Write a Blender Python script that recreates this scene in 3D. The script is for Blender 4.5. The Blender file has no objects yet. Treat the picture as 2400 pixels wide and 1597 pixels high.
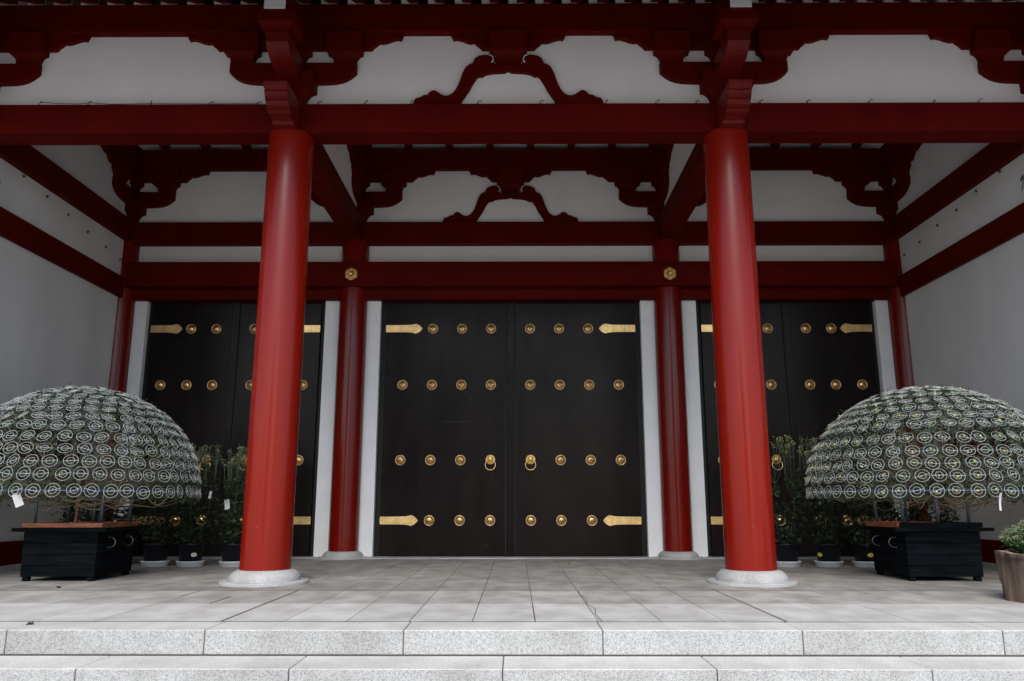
import bpy, bmesh, math, random
import numpy as np
from mathutils import Vector, Matrix
random.seed(7); rng = np.random.default_rng(7)
R = math.radians
sc = bpy.context.scene

# ------------------------------------------------------------------ camera, sky, sun, exposure
cam_d = bpy.data.cameras.new('camera'); cam = bpy.data.objects.new('camera', cam_d)
sc.collection.objects.link(cam); sc.camera = cam
cam_d.sensor_fit = 'HORIZONTAL'; cam_d.sensor_width = 36; cam_d.lens = 1839.7 / 2400 * 36
cam_d.clip_start = 0.1; cam_d.clip_end = 2000
cam.location = (0.1385, -13.4233, 1.2792)
cam.rotation_euler = (R(90 + 11.729), 0, R(0.297))

SUN_EL, SUN_AZ = 44, 184          # azimuth of the sun measured clockwise from +Y
w = bpy.data.worlds.new('World'); sc.world = w; w.use_nodes = True
nt = w.node_tree; bg = nt.nodes['Background']
sky = nt.nodes.new('ShaderNodeTexSky'); sky.sky_type = 'NISHITA'; sky.sun_disc = False
sky.sun_elevation = R(SUN_EL); sky.sun_rotation = R(SUN_AZ)
sky.air_density = 1.0; sky.dust_density = 1.6; sky.ozone_density = 0.6
nt.links.new(sky.outputs[0], bg.inputs[0]); bg.inputs[1].default_value = 0.11
sd = bpy.data.lights.new('sun', 'SUN'); sun = bpy.data.objects.new('sun', sd); sc.collection.objects.link(sun)
sd.energy = 1.45; sd.angle = R(42); sd.color = (1, 0.972, 0.90)
a, e = R(SUN_AZ), R(SUN_EL)
sdir = Vector((math.sin(a) * math.cos(e), math.cos(a) * math.cos(e), math.sin(e)))
sun.rotation_euler = sdir.to_track_quat('Z', 'Y').to_euler()
sc.view_settings.view_transform = 'Standard'; sc.view_settings.look = 'None'
sc.view_settings.exposure = 0.93; sc.view_settings.gamma = 1
sc.render.engine = 'CYCLES'
sc.cycles.max_bounces = 8; sc.cycles.diffuse_bounces = 4; sc.cycles.glossy_bounces = 4

# ------------------------------------------------------------------ materials
def mat(name, col, rough=0.6, metal=0.0, spec=0.5, var=0.0, vscale=3.0, stretch=(1, 1, 1), bump=0.0, bscale=60.0,
        rvar=0.0, col2=None, island=0.0, coat=0.0, fac=(0.35, 0.65)):
    m = bpy.data.materials.new(name); m.use_nodes = True
    t = m.node_tree; N = t.nodes; L = t.links; b = N['Principled BSDF']
    b.inputs['Base Color'].default_value = (*col, 1); b.inputs['Roughness'].default_value = rough
    b.inputs['Metallic'].default_value = metal; b.inputs['Specular IOR Level'].default_value = spec
    if coat: b.inputs['Coat Weight'].default_value = coat; b.inputs['Coat Roughness'].default_value = 0.15
    tc = N.new('ShaderNodeTexCoord'); mp = N.new('ShaderNodeMapping'); mp.inputs['Scale'].default_value = stretch
    L.new(tc.outputs['Object'], mp.inputs[0])
    cs = None
    if var or col2:
        n = N.new('ShaderNodeTexNoise'); n.inputs['Scale'].default_value = vscale; n.inputs['Detail'].default_value = 6
        L.new(mp.outputs[0], n.inputs['Vector'])
        r = N.new('ShaderNodeValToRGB')
        c2 = col2 if col2 else tuple(min(1, c * (1 + var)) for c in col)
        c1 = col if col2 else tuple(c * (1 - var) for c in col)
        r.color_ramp.elements[0].position = fac[0]; r.color_ramp.elements[1].position = fac[1]
        r.color_ramp.elements[0].color = (*c1, 1); r.color_ramp.elements[1].color = (*c2, 1)
        L.new(n.outputs['Fac'], r.inputs[0]); cs = r.outputs[0]
    if island:
        g = N.new('ShaderNodeNewGeometry'); h = N.new('ShaderNodeHueSaturation')
        mr = N.new('ShaderNodeMapRange'); mr.inputs[3].default_value = 1 - island; mr.inputs[4].default_value = 1 + island
        L.new(g.outputs['Random Per Island'], mr.inputs[0]); L.new(mr.outputs[0], h.inputs['Value'])
        mh = N.new('ShaderNodeMapRange'); mh.inputs[3].default_value = 0.47; mh.inputs[4].default_value = 0.53
        ml = N.new('ShaderNodeMath'); ml.operation = 'FRACT'
        m2 = N.new('ShaderNodeMath'); m2.operation = 'MULTIPLY'; m2.inputs[1].default_value = 17.3
        L.new(g.outputs['Random Per Island'], m2.inputs[0]); L.new(m2.outputs[0], ml.inputs[0]); L.new(ml.outputs[0], mh.inputs[0])
        L.new(mh.outputs[0], h.inputs['Hue'])
        if cs: L.new(cs, h.inputs['Color'])
        else: h.inputs['Color'].default_value = (*col, 1)
        cs = h.outputs[0]
    if cs: L.new(cs, b.inputs['Base Color'])
    if rvar:
        n = N.new('ShaderNodeTexNoise'); n.inputs['Scale'].default_value = 2.5; n.inputs['Detail'].default_value = 5
        L.new(mp.outputs[0], n.inputs['Vector'])
        mr = N.new('ShaderNodeMapRange'); mr.inputs[1].default_value = .3; mr.inputs[2].default_value = .7
        mr.inputs[3].default_value = max(.03, rough - rvar); mr.inputs[4].default_value = rough + rvar
        L.new(n.outputs['Fac'], mr.inputs[0]); L.new(mr.outputs[0], b.inputs['Roughness'])
    if bump:
        n = N.new('ShaderNodeTexNoise'); n.inputs['Scale'].default_value = bscale; n.inputs['Detail'].default_value = 4
        L.new(mp.outputs[0], n.inputs['Vector'])
        bp = N.new('ShaderNodeBump'); bp.inputs['Strength'].default_value = bump; bp.inputs['Distance'].default_value = 0.01
        L.new(n.outputs['Fac'], bp.inputs['Height']); L.new(bp.outputs[0], b.inputs['Normal'])
    return m

def granite(name, col, dirt=0.35, speck=0.5, sscale=55, dirt_scale=(1.5, 1.0, 1), rough=0.75, attr=True):
    m = bpy.data.materials.new(name); m.use_nodes = True
    t = m.node_tree; N = t.nodes; L = t.links; b = N['Principled BSDF']
    b.inputs['Roughness'].default_value = rough; b.inputs['Specular IOR Level'].default_value = 0.35
    tc = N.new('ShaderNodeTexCoord')
    def noise(scale, detail, vec=None):
        n = N.new('ShaderNodeTexNoise'); n.inputs['Scale'].default_value = scale; n.inputs['Detail'].default_value = detail
        L.new(vec or tc.outputs['Object'], n.inputs['Vector']); return n.outputs['Fac']
    def ramp(f, p0, p1, c0, c1):
        r = N.new('ShaderNodeValToRGB'); r.color_ramp.elements[0].position = p0; r.color_ramp.elements[1].position = p1
        r.color_ramp.elements[0].color = (*c0, 1); r.color_ramp.elements[1].color = (*c1, 1); L.new(f, r.inputs[0]); return r.outputs[0]
    def mul(a_, b_, f=1.0):
        x = N.new('ShaderNodeMix'); x.data_type = 'RGBA'; x.blend_type = 'MULTIPLY'; x.inputs[0].default_value = f
        L.new(a_, x.inputs[6]); L.new(b_, x.inputs[7]); return x.outputs[2]
    k = speck
    s1 = ramp(noise(sscale, 2), .33, .58, (1 - k, 1 - k, 1 - k * .95), (1.06, 1.06, 1.06))
    s2 = ramp(noise(sscale * 2.3, 2), .36, .6, (1 - k * .7,) * 3, (1.05,) * 3)
    mp = N.new('ShaderNodeMapping'); mp.inputs['Scale'].default_value = dirt_scale; L.new(tc.outputs['Object'], mp.inputs[0])
    d1 = ramp(noise(1.7, 7, mp.outputs[0]), .38, .62, (1 - dirt, 1 - dirt * 1.04, 1 - dirt * 1.12), (1, 1, 1))
    d2 = ramp(noise(0.35, 3), .35, .65, (1 - dirt * .5, 1 - dirt * .52, 1 - dirt * .55), (1.03, 1.03, 1.03))
    base = N.new('ShaderNodeRGB'); base.outputs[0].default_value = (*col, 1)
    c = mul(mul(mul(mul(base.outputs[0], s1), s2), d1), d2)
    if attr:
        at = N.new('ShaderNodeNewGeometry'); mr = N.new('ShaderNodeMapRange'); mr.inputs[3].default_value = .92; mr.inputs[4].default_value = 1.05
        L.new(at.outputs['Random Per Island'], mr.inputs[0])
        cb = N.new('ShaderNodeCombineColor'); [L.new(mr.outputs[0], cb.inputs[i]) for i in range(3)]
        c = mul(c, cb.outputs[0])
    L.new(c, b.inputs['Base Color'])
    bp = N.new('ShaderNodeBump'); bp.inputs['Strength'].default_value = .25; bp.inputs['Distance'].default_value = .004
    L.new(noise(sscale, 3), bp.inputs['Height']); L.new(bp.outputs[0], b.inputs['Normal'])
    return m

M = {}
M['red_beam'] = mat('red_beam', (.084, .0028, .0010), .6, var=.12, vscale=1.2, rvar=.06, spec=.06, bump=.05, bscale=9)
M['red_beam_lit'] = mat('red_beam_lit_carving', (.115, .0045, .0022), .5, var=.12, vscale=2, spec=.2)  # beam paint brightened to imitate light caught by the projecting carvings
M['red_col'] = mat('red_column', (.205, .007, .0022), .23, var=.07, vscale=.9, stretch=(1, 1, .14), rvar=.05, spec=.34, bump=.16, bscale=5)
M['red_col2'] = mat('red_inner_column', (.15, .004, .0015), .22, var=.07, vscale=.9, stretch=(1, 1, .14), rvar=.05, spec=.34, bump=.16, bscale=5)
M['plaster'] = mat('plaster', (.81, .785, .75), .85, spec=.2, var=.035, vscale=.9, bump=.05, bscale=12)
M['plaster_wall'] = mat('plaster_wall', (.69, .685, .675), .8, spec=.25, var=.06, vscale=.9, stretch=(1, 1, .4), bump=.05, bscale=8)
M['white_paint'] = mat('white_paint', (.74, .74, .73), .6, var=.03, vscale=2)
M['jamb'] = mat('painted_jamb', (.78, .795, .82), .5, var=.03, vscale=2)
M['lacquer'] = mat('black_lacquer', (.0110, .0078, .0078), .25, spec=.12, var=.25, vscale=1.4, stretch=(1, 1, .35), rvar=.05, bump=.02, bscale=3)
M['black_frame'] = mat('black_frame', (.006, .006, .006), .5, spec=.3)
M['scratch'] = mat('scuffed_lacquer', (.022, .02, .021), .5)
M['gold_ring'] = mat('polished_ring', (.95, .74, .46), .42, metal=1)
M['gold'] = mat('gilt_brass', (.92, .60, .25), .3, metal=1, var=.12, vscale=20, rvar=.08)
M['gold_dark'] = mat('tarnished_brass', (.10, .05, .016), .5, metal=1)
M['gold_pale'] = mat('gilt_plate', (.86, .60, .27), .38, metal=1, var=.15, vscale=6, rvar=.08)
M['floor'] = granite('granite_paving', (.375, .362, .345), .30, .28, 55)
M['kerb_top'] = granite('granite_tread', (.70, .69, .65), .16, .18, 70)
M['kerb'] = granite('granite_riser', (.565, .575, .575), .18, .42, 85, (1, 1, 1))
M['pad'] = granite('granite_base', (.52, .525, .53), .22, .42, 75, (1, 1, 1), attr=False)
M['floor_mid_lit'] = granite('granite_middle_paving_lit', (.50, .487, .465), .28, .26, 58)  # lighter tone paints in the daylight fading towards the doors
M['floor_front_lit'] = granite('granite_front_paving_lit', (.66, .65, .62), .20, .24, 60)  # outdoor brightness put into the colour, with less dirt where rain washes
M['chip'] = mat('chipped_paint', (.32, .10, .07), .7)
M['mortar'] = mat('mortar', (.10, .09, .08), .9)
M['ground'] = granite('granite_ground', (.50, .49, .475), .2, .2, 40, attr=False)
M['board'] = mat('black_stained_board', (.0015, .0022, .003), .65, spec=.04, col2=(.005, .007, .0088), vscale=2.2, stretch=(1, 1, 9), bump=.35, bscale=14, island=.25)
M['frame_wood'] = mat('reddish_plank', (.30, .095, .04), .6, col2=(.14, .04, .02), vscale=5, stretch=(1, 1, 5), bump=.2, bscale=12)
M['steel'] = mat('bare_steel_ring', (.25, .25, .24), .5, metal=1)
M['post'] = mat('blue_grey_post', (.035, .05, .062), .5)
M['bark'] = mat('brown_bark', (.16, .075, .045), .8, var=.4, vscale=14)
M['twig'] = mat('tan_twig', (.13, .095, .055), .8, island=.35)
M['leaf'] = mat('grey_green_leaf', (.042, .056, .03), .65, spec=.3, island=.45)
M['leaf_dark'] = mat('dark_green_leaf', (.022, .042, .017), .5, spec=.35, island=.5)
M['leaf_bright'] = mat('fresh_green_leaf', (.05, .105, .03), .55, spec=.3, island=.4)
M['leaf_dry'] = mat('dry_leaf', (.07, .055, .03), .8)
M['stem'] = mat('green_stem', (.055, .075, .042), .6, island=.3)
M['bud'] = mat('pale_bud', (.20, .23, .12), .6, island=.2)
M['bud_y'] = mat('yellow_bud', (.42, .43, .13), .6, island=.2)
M['wire_w'] = mat('white_plastic_wire', (.55, .575, .59), .45)
M['wire_g'] = mat('dark_green_wire', (.02, .06, .045), .5)
M['wire_b'] = mat('blue_hoop', (.03, .08, .16), .5)
M['pot'] = mat('black_plastic', (.006, .008, .012), .4, spec=.25, rvar=.06)
M['soil'] = mat('soil', (.03, .02, .013), .95, bump=.8, bscale=40)
M['saucer'] = mat('white_plastic', (.80, .84, .88), .4, var=.05, vscale=8)
M['sticker_y'] = mat('yellow_sticker', (.62, .55, .05), .6)
M['sticker_c'] = mat('cream_sticker', (.60, .57, .46), .6)
M['ink'] = mat('dark_ink', (.12, .09, .01), .6)
M['paper'] = mat('white_paper', (.52, .53, .56), .7)
M['stump'] = mat('weathered_wood', (.20, .145, .11), .8, col2=(.07, .044, .032), vscale=3.4, stretch=(3, 3, .45), bump=.5, bscale=18, fac=(.3, .62))
M['stump_cut'] = mat('cut_wood', (.45, .33, .25), .8, var=.2, vscale=12)
M['hollow'] = mat('dark_hollow', (.03, .018, .012), .9)
M['wire_k'] = mat('black_wire', (.02, .02, .022), .6)
M['tile'] = mat('grey_roof_tile', (.12, .125, .13), .5)
M['bark_d'] = mat('far_bark', (.06, .045, .03), .9)

# ------------------------------------------------------------------ mesh helpers
class MB:
    def __init__(s): s.v = []; s.f = []; s.mi = []; s.sm = []
    def add(s, vs, fs, mi=0, sm=False):
        n = len(s.v); s.v += [tuple(v) for v in vs]; s.f += [tuple(n + i for i in f) for f in fs]
        s.mi += [mi] * len(fs); s.sm += [sm] * len(fs); return s
    def box(s, x0, x1, y0, y1, z0, z1, mi=0, bev=0.0):
        if x0 > x1: x0, x1 = x1, x0
        if y0 > y1: y0, y1 = y1, y0
        if bev <= 0:
            vs = [(x, y, z) for z in (z0, z1) for y in (y0, y1) for x in (x0, x1)]
            return s.add(vs, [(0, 2, 3, 1), (4, 5, 7, 6), (0, 1, 5, 4), (2, 6, 7, 3), (0, 4, 6, 2), (1, 3, 7, 5)], mi)
        bm = bmesh.new(); bmesh.ops.create_cube(bm, size=1)
        for v in bm.verts: v.co = Vector(((x0 + x1) / 2 + v.co.x * (x1 - x0), (y0 + y1) / 2 + v.co.y * (y1 - y0), (z0 + z1) / 2 + v.co.z * (z1 - z0)))
        bmesh.ops.bevel(bm, geom=bm.edges[:], offset=bev, segments=2, affect='EDGES', profile=.5)
        s.bm(bm, mi); return s
    def bm(s, bm, mi=0, sm=False):
        bm.verts.ensure_lookup_table(); bm.verts.index_update()
        s.add([v.co[:] for v in bm.verts], [[v.index for v in f.verts] for f in bm.faces], mi, sm); bm.free()
    def prism(s, pts, a0, a1, axis='y', mi=0, off=(0, 0, 0), bev=0.0):
        """extrude a 2D outline (concave allowed) along an axis. axis y: pts=(x,z); x: pts=(y,z); z: pts=(x,y)"""
        bm = bmesh.new()
        def P(p, a_):
            q = {'y': (p[0], a_, p[1]), 'x': (a_, p[0], p[1]), 'z': (p[0], p[1], a_)}[axis]
            return (q[0] + off[0], q[1] + off[1], q[2] + off[2])
        lo = [bm.verts.new(P(p, a0)) for p in pts]; hi = [bm.verts.new(P(p, a1)) for p in pts]
        n = len(pts)
        f0 = bm.faces.new(lo); f1 = bm.faces.new(hi)
        for i in range(n): bm.faces.new((lo[i], lo[(i + 1) % n], hi[(i + 1) % n], hi[i]))
        bmesh.ops.recalc_face_normals(bm, faces=bm.faces[:])
        if bev: bmesh.ops.bevel(bm, geom=[e_ for e_ in bm.edges if len(e_.link_faces) == 2 and (f0 in e_.link_faces or f1 in e_.link_faces)], offset=bev, segments=1, affect='EDGES')
        bmesh.ops.triangulate(bm, faces=[f for f in bm.faces if len(f.verts) > 4])
        s.bm(bm, mi); return s
    def lathe(s, prof, c=(0, 0, 0), seg=48, mi=0, axis='z', a0=0, a1=2 * math.pi, sm=True):
        closed = abs(a1 - a0 - 2 * math.pi) < 1e-6; n = seg if closed else seg + 1
        vs = []; fs = []
        for r, h in prof:
            for i in range(n):
                t = a0 + (a1 - a0) * i / seg; x, y = r * math.cos(t), r * math.sin(t)
                p = (x, y, h) if axis == 'z' else (x, -h, y)
                vs.append((c[0] + p[0], c[1] + p[1], c[2] + p[2]))
        for j in range(len(prof) - 1):
            for i in range(seg):
                i2 = (i + 1) % n
                fs.append((j * n + i, j * n + i2, (j + 1) * n + i2, (j + 1) * n + i))
        return s.add(vs, fs, mi, sm)
    def tube(s, pts, r, seg=6, mi=0, cap=True, r2=None, closed=False):
        pts = [Vector(p) for p in pts]; n = len(pts); vs = []; fs = []
        up = Vector((0, 0, 1)); prev = None
        for i, p in enumerate(pts):
            if closed: d = pts[(i + 1) % n] - pts[i - 1]
            else: d = pts[min(i + 1, n - 1)] - pts[max(i - 1, 0)]
            if d.length < 1e-9: d = Vector((0, 0, 1))
            d.normalize()
            if prev is None:
                u = d.cross(up)
                if u.length < 1e-3: u = d.cross(Vector((1, 0, 0)))
            else: u = prev - d * prev.dot(d)
            u.normalize(); prev = u; v = d.cross(u)
            rr = r if r2 is None else r + (r2 - r) * i / (n - 1)
            for k in range(seg):
                t = 2 * math.pi * k / seg; vs.append(p + (u * math.cos(t) + v * math.sin(t)) * rr)
        for i in range(n if closed else n - 1):
            for k in range(seg):
                k2 = (k + 1) % seg; j = (i + 1) % n
                fs.append((i * seg + k, i * seg + k2, j * seg + k2, j * seg + k))
        if cap and not closed: fs.append(tuple(range(seg))[::-1]); fs.append(tuple((n - 1) * seg + k for k in range(seg)))
        return s.add(vs, fs, mi, True)
    def ball(s, c, r, mi=0, sub=1, sc_=(1, 1, 1)):
        bm = bmesh.new(); bmesh.ops.create_icosphere(bm, subdivisions=sub, radius=r)
        for v in bm.verts: v.co = Vector((c[0] + v.co.x * sc_[0], c[1] + v.co.y * sc_[1], c[2] + v.co.z * sc_[2]))
        s.bm(bm, mi, True); return s
    def build(s, name, m, parent=None, loc=None, label=None):
        me = bpy.data.meshes.new(name); me.from_pydata([tuple(v) for v in s.v], [], s.f)
        ms = m if isinstance(m, (list, tuple)) else [m]
        for x in ms: me.materials.append(x)
        me.polygons.foreach_set('material_index', s.mi); me.polygons.foreach_set('use_smooth', s.sm); me.update()
        o = bpy.data.objects.new(name, me); sc.collection.objects.link(o)
        if parent: o.parent = parent
        if loc: o.location = loc
        if label: o['label'] = label
        return o

def tag(o, label=None, cat=None, group=None, kind=None):
    if label: o['label'] = label
    if cat: o['category'] = cat
    if group: o['group'] = group
    if kind: o['kind'] = kind
    return o
def thing(name, loc, label, cat, group=None, rz=0):
    o = bpy.data.objects.new(name, None); sc.collection.objects.link(o); o.location = loc; o.rotation_euler = (0, 0, rz)
    o.empty_display_size = .3
    return tag(o, label, cat, group)
def dup(o, parent=None, loc=None):
    c = o.copy(); sc.collection.objects.link(c)
    if parent: c.parent = parent
    if loc is not None: c.location = loc
    return c
def dup_tree(o, parent=None, loc=None):
    c = dup(o, parent, loc)
    for ch in list(o.children): dup_tree(ch, c)
    return c

# ------------------------------------------------------------------ ground, steps and paving
b = MB(); b.add([(-400, -400, -.75), (400, -400, -.75), (400, 400, -.75), (-400, 400, -.75)], [(0, 1, 2, 3)])
tag(b.build('ground', M['ground']), 'pale grey stone ground in front of the steps', 'ground', kind='structure')

def slabs(rows, gap, z, th, name, m, label, cat, bev=.004):
    """rows: (y0, y1, list of x joints)"""
    b = MB()
    for y0, y1, xs in rows:
        for x0, x1 in zip(xs[:-1], xs[1:]):
            g = gap / 2; dz = random.uniform(-.0012, .0012)
            b.box(x0 + g, x1 - g, y0 + g, y1 - g, z - th, z + dz, bev=bev)
    return tag(b.build(name, m), label, cat, kind='structure')
def xgrid(p, off, lo=-13.5, hi=13.5):
    k0 = math.ceil((lo - off) / p); xs = [off + p * k for k in range(k0, int((hi - off) / p) + 1)]
    return xs
T = .7
slabs([(-2.72, -1.17, xgrid(T, .35))], .009, 0, .08, 'middle_paving', M['floor_mid_lit'], 'middle course of stained granite slabs outside the front columns, daylight falloff painted into the tone', 'paving')
slabs([(-4.31, -2.72, xgrid(T, .35))], .009, 0, .08, 'front_paving', M['floor_front_lit'], 'rain-washed granite slabs along the open edge of the porch, colour lightened to imitate daylight', 'paving')
rows = []
ys = [-1.17, -.37, .45, 1.25, 2.05, 2.85, 3.65, 4.45, 5.22, 5.66]
for i in range(len(ys) - 1):
    rows.append((ys[i], ys[i + 1], xgrid(T, .35)))
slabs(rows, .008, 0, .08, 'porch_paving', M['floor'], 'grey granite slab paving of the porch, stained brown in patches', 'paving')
# wide expansion joints and mortar bed
b = MB(); b.box(-13.4, 13.4, -4.88, 6.3, -.5, -.012)
for z, y in ((-.25, -5.5), (-.5, -6.15)): b.box(-13.4, 13.4, y, -4.885, -.9, z - .012)
tag(b.build('mortar_bed', M['mortar']), 'dark mortar joints between the granite slabs', 'paving', kind='structure')
b = MB()
for x in (-3.13, 3.12): b.box(x - .008, x + .008, -4.3, -1.18, -.03, .0035)
b.box(-13.3, 13.3, -1.180, -1.164, -.03, .0035); b.box(-13.3, 13.3, -4.315, -4.306, -.03, .0035)
pts = [(1.06, -1.18), (1.05, -1.7), (1.09, -2.2), (1.05, -2.72), (1.12, -3.2), (1.07, -3.7), (1.09, -4.3)]
for p0, p1 in zip(pts[:-1], pts[1:]):
    b.add([(p0[0] - .005, p0[1], .0036), (p0[0] + .005, p0[1], .0036), (p1[0] + .005, p1[1], .0036), (p1[0] - .005, p1[1], .0036)], [(0, 1, 2, 3)])
b.box(.342, .354, -4.3, -2.73, -.03, .0035); b.box(-4.6, -4.588, -1.9, -1.18, -.03, .0035); b.box(-3.87, -3.858, -2.7, -1.95, -.03, .0035)
tag(b.build('paving_crack', M['mortar']), 'wide dark expansion joints and crack in the porch paving', 'paving', kind='structure')

def step(ztop, y0, y1, joints, name, label, lip=.0):
    t = tag(bpy.data.objects.new(name, None), label, 'step', kind='structure'); sc.collection.objects.link(t)
    b = MB(); g = .0045
    for x0, x1 in zip(joints[:-1], joints[1:]):
        bm = bmesh.new(); bmesh.ops.create_cube(bm, size=1); zb = ztop - .243
        for v in bm.verts: v.co = Vector(((x0 + x1) / 2 + v.co.x * (x1 - x0 - 2 * g), (y0 + y1) / 2 + v.co.y * (y1 - y0 - .004), (zb + ztop) / 2 + v.co.z * (ztop - zb)))
        bmesh.ops.bevel(bm, geom=bm.edges[:], offset=.014, segments=3, affect='EDGES', profile=.6)
        bm.normal_update()
        n0 = len(b.f)
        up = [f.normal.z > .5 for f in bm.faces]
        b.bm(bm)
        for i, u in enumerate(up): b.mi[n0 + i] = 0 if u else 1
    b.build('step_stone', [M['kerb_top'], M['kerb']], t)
step(0, -4.89, -4.312, xgrid(2.055, 1.03), 'top_step', 'top granite step, edge of the porch platform')
step(-.25, -5.55, -4.90, xgrid(2.02, 0.01), 'second_step', 'second granite step below the porch edge')
step(-.5, -6.2, -5.56, xgrid(2.055, 1.03), 'bottom_step', 'lowest granite step above the ground')

# ------------------------------------------------------------------ the temple hall
H = thing('temple_hall', (0, 0, 0), 'red pillared temple hall porch with white plaster and three black gilt-studded double doors', 'temple hall')
CX = [-9.93, -4.0, 4.0, 9.93]; YF, YB = 0.0, 5.95

def column(x, y, r, ztop, m, base_r, base_h):
    b = MB(); zb = base_h
    prof = [(r, zb), (r, ztop * .33), (r * .995, ztop * .66), (r * .975, ztop)]
    b.lathe(prof, seg=72); b.add([(r * .975 * math.cos(t), r * .975 * math.sin(t), ztop) for t in np.linspace(0, 2 * math.pi, 40, endpoint=False)], [tuple(range(40))])
    o = b.build('column', m, H, (x, y, 0))
    s = base_r / 1.0
    pr = [(s, 0), (s, .035), (s * .985, .05), (s * .78, .052), (s * .81, .068), (s * .80, .115), (s * .76, .16), (s * .70, .195), (s * .64, .212), (r * 1.03, .22), (r * .9, .222)]
    pr = [(a_, h * base_h / .22) for a_, h in pr]
    c = MB(); c.lathe(pr[:4], seg=64); c.lathe([(pr[4][0], pr[3][1]), (pr[4][0], pr[4][1])] + pr[5:], seg=64)
    c.build('column_base', M['pad'], o)
    return o
for x in CX:
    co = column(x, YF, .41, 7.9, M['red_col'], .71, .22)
    random.seed(int(x * 10) + 99)
    for q in range(4):
        t = -math.pi / 2 + random.uniform(-.7, .7); z = random.uniform(.5, 5.2)
        c = MB(); c.ball((.409 * math.cos(t), .409 * math.sin(t), z), random.uniform(.004, .007), sc_=(1, .5, random.uniform(.6, 2)))
        c.build('paint_chip', M['chip'], co)
    c = MB(); c.tube([(.412 * math.cos(t), .412 * math.sin(t), .9 + .3 * q) for q, t in ((0, -1.75), (.05, -1.7), (.06, -1.62))], .004, 4); c.build('paint_scuff', M['chip'], co)
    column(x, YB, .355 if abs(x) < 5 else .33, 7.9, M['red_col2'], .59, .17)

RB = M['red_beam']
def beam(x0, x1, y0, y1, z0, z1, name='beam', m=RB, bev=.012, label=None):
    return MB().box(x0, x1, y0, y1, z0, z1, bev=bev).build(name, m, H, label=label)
# plaster
def plaster(x0, x1, y0, y1, z0, z1, name='plaster_panel', m=None): return MB().box(x0, x1, y0, y1, z0, z1).build(name, m or M['plaster'], H)
# front row beam / plaster / purlin
for i in range(3):
    beam(CX[i] + .02, CX[i + 1] - .02, -.26, .26, 7.88, 8.44, 'beam')
    plaster(CX[i] + .02, CX[i + 1] - .02, -.08, .08, 8.43, 9.95)
    # back row
    beam(CX[i] + .02, CX[i + 1] - .02, YB - .23, YB + .2, 7.80, 8.38, 'beam')
    plaster(CX[i] + .02, CX[i + 1] - .02, YB - .08, YB + .12, 8.37, 9.86)
    plaster(CX[i] + .02, CX[i + 1] - .02, YB + .02, YB + .2, 7.0, 7.81)
MB().box(-13.5, 13.5, -.24, .24, 9.92, 10.5, bev=.012).box(-13.5, 13.5, -.262, -.2, 9.95, 9.985).build('purlin', RB, H)
MB().box(-10, 10, YB - .24, YB + .24, 9.83, 10.38, bev=.012).box(-9.7, 9.7, YB - .26, YB - .2, 10.2, 10.26).build('purlin', RB, H)
for s in (-1, 1):
    MB().box(s * 10.15, s * 13.5, -.26, .26, 7.88, 8.44, bev=.012).build('beam', RB, H)
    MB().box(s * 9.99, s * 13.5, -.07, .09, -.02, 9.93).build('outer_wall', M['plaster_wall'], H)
# nageshi, lintel, threshold
MB().box(-9.74, 9.72, 5.54, 5.80, 6.62, 7.255, bev=.012).build('head_rail', RB, H)
MB().box(-9.72, 9.70, 5.82, 6.15, 6.345, 6.64, bev=.008).build('lintel', RB, H)
MB().box(-9.6, 9.6, 5.67, 6.35, -.05, .03, bev=.006).build('door_sill', M['pad'], H)
MB().box(-9.9, 9.9, 6.42, 6.55, 0, 8).build('back_wall', M['plaster'], H)
# side walls
for s in (-1, 1):
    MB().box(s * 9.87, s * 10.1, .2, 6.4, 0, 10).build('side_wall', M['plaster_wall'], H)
    MB().box(s * 9.73, s * 10.02, .3, YB - .2, 7.85, 8.42, bev=.012).build('side_beam', RB, H)
    MB().box(s * 9.77, s * 10.02, .3, YB - .2, 6.36, 6.88, bev=.012).build('side_rail', RB, H)
    MB().box(s * 9.80, s * 10.02, .3, 4.6, 2.2, 2.8, bev=.012).build('side_rail', RB, H)
    MB().box(s * 9.78, s * 10.02, .3, YB - .1, .1, .55, bev=.012).build('base_board', RB, H)
    MB().box(s * 9.66, s * 9.95, .3, YB - .1, -.03, .1, bev=.01).build('wall_plinth', M['pad'], H)
    MB().box(s * 9.71, s * 10.15, .1, YB - .1, 9.87, 10.44, bev=.012).build('purlin', RB, H)
    # transverse bay walls
    x = s * 4.0
    MB().box(x - .22, x + .22, .28, YB - .25, 7.86, 8.42, bev=.012).build('transverse_beam', RB, H)
    MB().box(x - .07, x + .07, .1, YB - .1, 8.41, 9.9).build('plaster_panel', M['plaster'], H)
    MB().box(x - .24, x + .24, .24, YB - .24, 9.88, 10.44, bev=.012).build('purlin', RB, H)

# bracket pieces -----------------------------------------------------------------
ARM = [(1.18, 9.31), (1.18, 9.12), (1.13, 9.07), (1.07, 9.02), (.99, 8.97), (.91, 8.94), (.80, 8.915), (.68, 8.905), (.45, 8.90)]
UP = [(2.07, 9.93), (2.04, 9.93), (1.99, 9.80), (1.95, 9.815), (1.90, 9.815), (1.82, 9.79), (1.72, 9.75), (1.64, 9.735), (1.59, 9.745), (1.54, 9.70), (1.49, 9.66), (1.455, 9.615), (1.44, 9.60)]
UPC = [(1.10, 9.93), (1.09, 9.93), (1.03, 9.80), (.98, 9.815), (.93, 9.81), (.86, 9.79), (.77, 9.75), (.70, 9.735), (.64, 9.75), (.59, 9.70), (.53, 9.65), (.50, 9.61), (.48, 9.60)]
def sym(half): return half + [(-u, z) for u, z in reversed(half)]
def half_only(half, sgn, u0=0.0):
    zt, zb = half[0][1], half[-1][1]
    p = [(sgn * u, z) for u, z in half] + [(sgn * u0, zb), (sgn * u0, zt)]
    return p
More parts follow.
